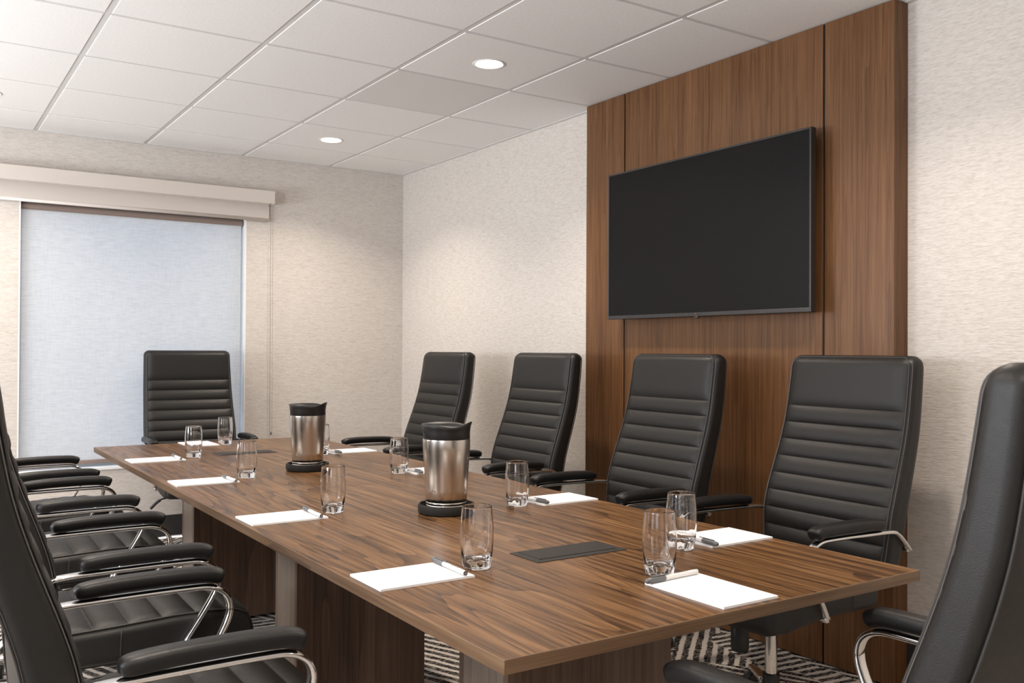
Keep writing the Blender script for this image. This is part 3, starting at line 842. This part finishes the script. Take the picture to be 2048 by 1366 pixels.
# ------------------------------------------------------------------ pens (lie on the pads, cap towards +x of the pen)
def make_pen():
    t = thing('pen', 'pen', 'pen', group='pens laid on the notepads')
    m = MB(); m.lathe([(0, -.074), (.0036, -.0735), (.0046, -.072), (.0050, -.060), (.0051, .030), (.0049, .034), (0, .034)], 16, axis='x'); m.build('barrel', 'pen_white', t)
    m = MB(); m.lathe([(.0052, .022), (.0056, .023), (.0058, .060), (.0052, .071), (.0034, .0745), (0, .0750)], 16, axis='x'); cap = m.build('cap', 'pen_grey', t)
    m = MB(); m.box(.010, .060, -.0016, .0016, .0060, .0076, .0006, 1); m.box(.055, .062, -.0016, .0016, .0045, .0074); m.build('clip', 'pen_grey', cap)
    m = MB(); m.lathe([(.0030, -.0755), (.0044, -.0752), (.0046, -.0700), (.0030, -.0698)], 14, axis='x'); m.build('end_plug', 'black', t)
    m = MB(); m.box(-.045, -.010, -.0012, .0012, .0048, .0053); m.build('printed_line', 'pen_ink', t)
    return t
PZ = TZ+.0003+.0046+.0062
PENS = [((.963, 1.687), 88, 'capped pen lying on the notepad nearest along the left table side'),
        ((.961, 2.452), 88, 'capped pen on the second notepad from the near end, left table side'),
        ((.964, 3.240), 91, 'capped pen on the third notepad from the near end, left table side'),
        ((.967, 3.995), 90, 'capped pen on the notepad at the far left table corner'),
        ((1.300, 1.369), 183, 'grey and white pen lying across the top of the near end notepad'),
        ((1.610, 1.612), -94, 'grey capped pen on the notepad behind the two near glasses'),
        ((1.609, 2.308), -83, 'grey capped pen on the wall-side notepad right of the near carafe'),
        ((1.612, 3.870), -83, 'grey capped pen on the notepad right of the far carafe'),
        ((1.614, 3.105), -88, 'grey capped pen on the notepad mostly hidden by the near carafe')]
pn = make_pen()
for i, ((x, y), a, lab) in enumerate(PENS):
    if i == 0: pn.location = (x, y, PZ); pn.rotation_euler = (0, 0, R(a)); pn['label'] = lab
    else: dup(pn, (x, y, PZ), R(a), lab)

# ------------------------------------------------------------------ thermal carafes on black coasters
def make_coaster():
    m = MB(); m.lathe([(0, 0), (.076, 0), (.080, .003), (.0815, .010), (.0815, .025), (.0800, .0275), (.0770, .0275), (.0755, .025), (.0750, .008), (0, .007)], 12, fr=None)
    o = m.build('coaster', 'black_matte', autosmooth=35); return tag(o, 'c', 'coaster', 'black coasters under the carafes')
def make_carafe():
    t = thing('thermal_carafe', 'c', 'carafe', group='thermal carafes on the table')
    m = MB(); m.lathe([(0, 0), (.0555, 0), (.0575, .003), (.0580, .008), (.0565, .0095), (.0578, .011), (.0582, .017), (.0568, .0185), (.0580, .020), (.0584, .026), (.0578, .0268), (.0588, .028), (.0602, .060), (.0622, .100), (.0648, .140), (.0672, .175), (.0680, .200), (.0676, .204), (.060, .206), (0, .206)], 64)
    m.build('body', 'steel', t, autosmooth=50)
    def rim(a):      # wavy rim, lifted spout at angle 0
        a = math.atan2(math.sin(a), math.cos(a))
        return .0080*math.exp(-(a/.50)**2)-.0060*math.exp(-((abs(a)-.95)/.42)**2)
    prof = [(.0660, .2045), (.0672, .2065), (.0668, .222), (.0690, .236), (.0718, .2455), (.0708, .2462), (.0655, .239), (.056, .2315), (.030, .2320), (0, .2330)]
    def fz(a, i, r, z): return z+rim(a)*max(0, min(1, (z-.222)/.02))*(1 if i < 7 else .3)
    def fr(a, i, r, z):
        aa = math.atan2(math.sin(a), math.cos(a)); return r+(.0020*math.exp(-(aa/.45)**2) if i in (4, 5) else 0)
    m = MB(); m.lathe(prof, 64, fr=fr, fz=fz); lid = m.build('lid', 'black', t)
    m = MB()
    for k in range(3):      # moulded slanting ribs on the side of the lid
        pth = []
        for s_ in range(8):
            a = PI+.55+.12*k-.0+.055*s_; pth.append((.0682*math.cos(a), .0682*math.sin(a), .232-.0032*s_))
        m.sweep(pth, superellipse(.0009, .0009, 6, 2), side=Vector((0, 0, 1)))
    m.build('lid_ribs', 'black_matte', lid)
    # strap handle opposite the spout
    hp = curve([(-.066, 0, .222), (-.080, 0, .216), (-.089, 0, .190), (-.090, 0, .150), (-.083, 0, .105), (-.070, 0, .082), (-.060, 0, .076)], 8)
    rh = Matrix.Rotation(-.52, 3, 'Z'); hp = [rh @ p for p in hp]
    m = MB(); m.sweep(hp, superellipse(.011, .0055, 14, 2.8), side=rh @ Vector((0, 1, 0))); m.build('handle', 'black', t)
    m = MB(); m.lathe([(.0050, -.0006), (.0062, -.0006), (.0062, .0004), (.0050, .0004), (.0050, -.0006)], 18, axis='x')
    a0 = -PI*.5-.30
    rot = Matrix.Rotation(a0, 3, 'Z'); m2 = MB(); m2.add([rot @ (Vector(v)+Vector((.0606, 0, .060))) for v in m.v], m.f, True); m2.build('etched_mark', 'chain', t)
    return t
cc = make_coaster(); cf = make_carafe()
CAR = [((1.303, 2.299), 'near'), ((1.308, 3.390), 'far')]
spout = -.586-.25
for i, ((x, y), wd) in enumerate(CAR):
    o = cc if i == 0 else cc.copy()
    if i: COL.objects.link(o)
    o.location = (x, y, TZ+.0003); o.rotation_euler = (0, 0, .2)
    o['label'] = 'round black coaster under the %s thermal carafe' % ('nearer' if i == 0 else 'farther')
    lab = 'brushed steel carafe with black wavy lid, the nearer and larger looking of the two' if i == 0 else 'brushed steel carafe with black wavy lid, the farther of the two, toward the window'
    rz = spout-.02 if i == 0 else spout+.10
    if i == 0: cf.location = (x, y, TZ+.0076); cf.rotation_euler = (0, 0, rz); cf['label'] = lab
    else: dup(cf, (x, y, TZ+.0076), rz, lab)
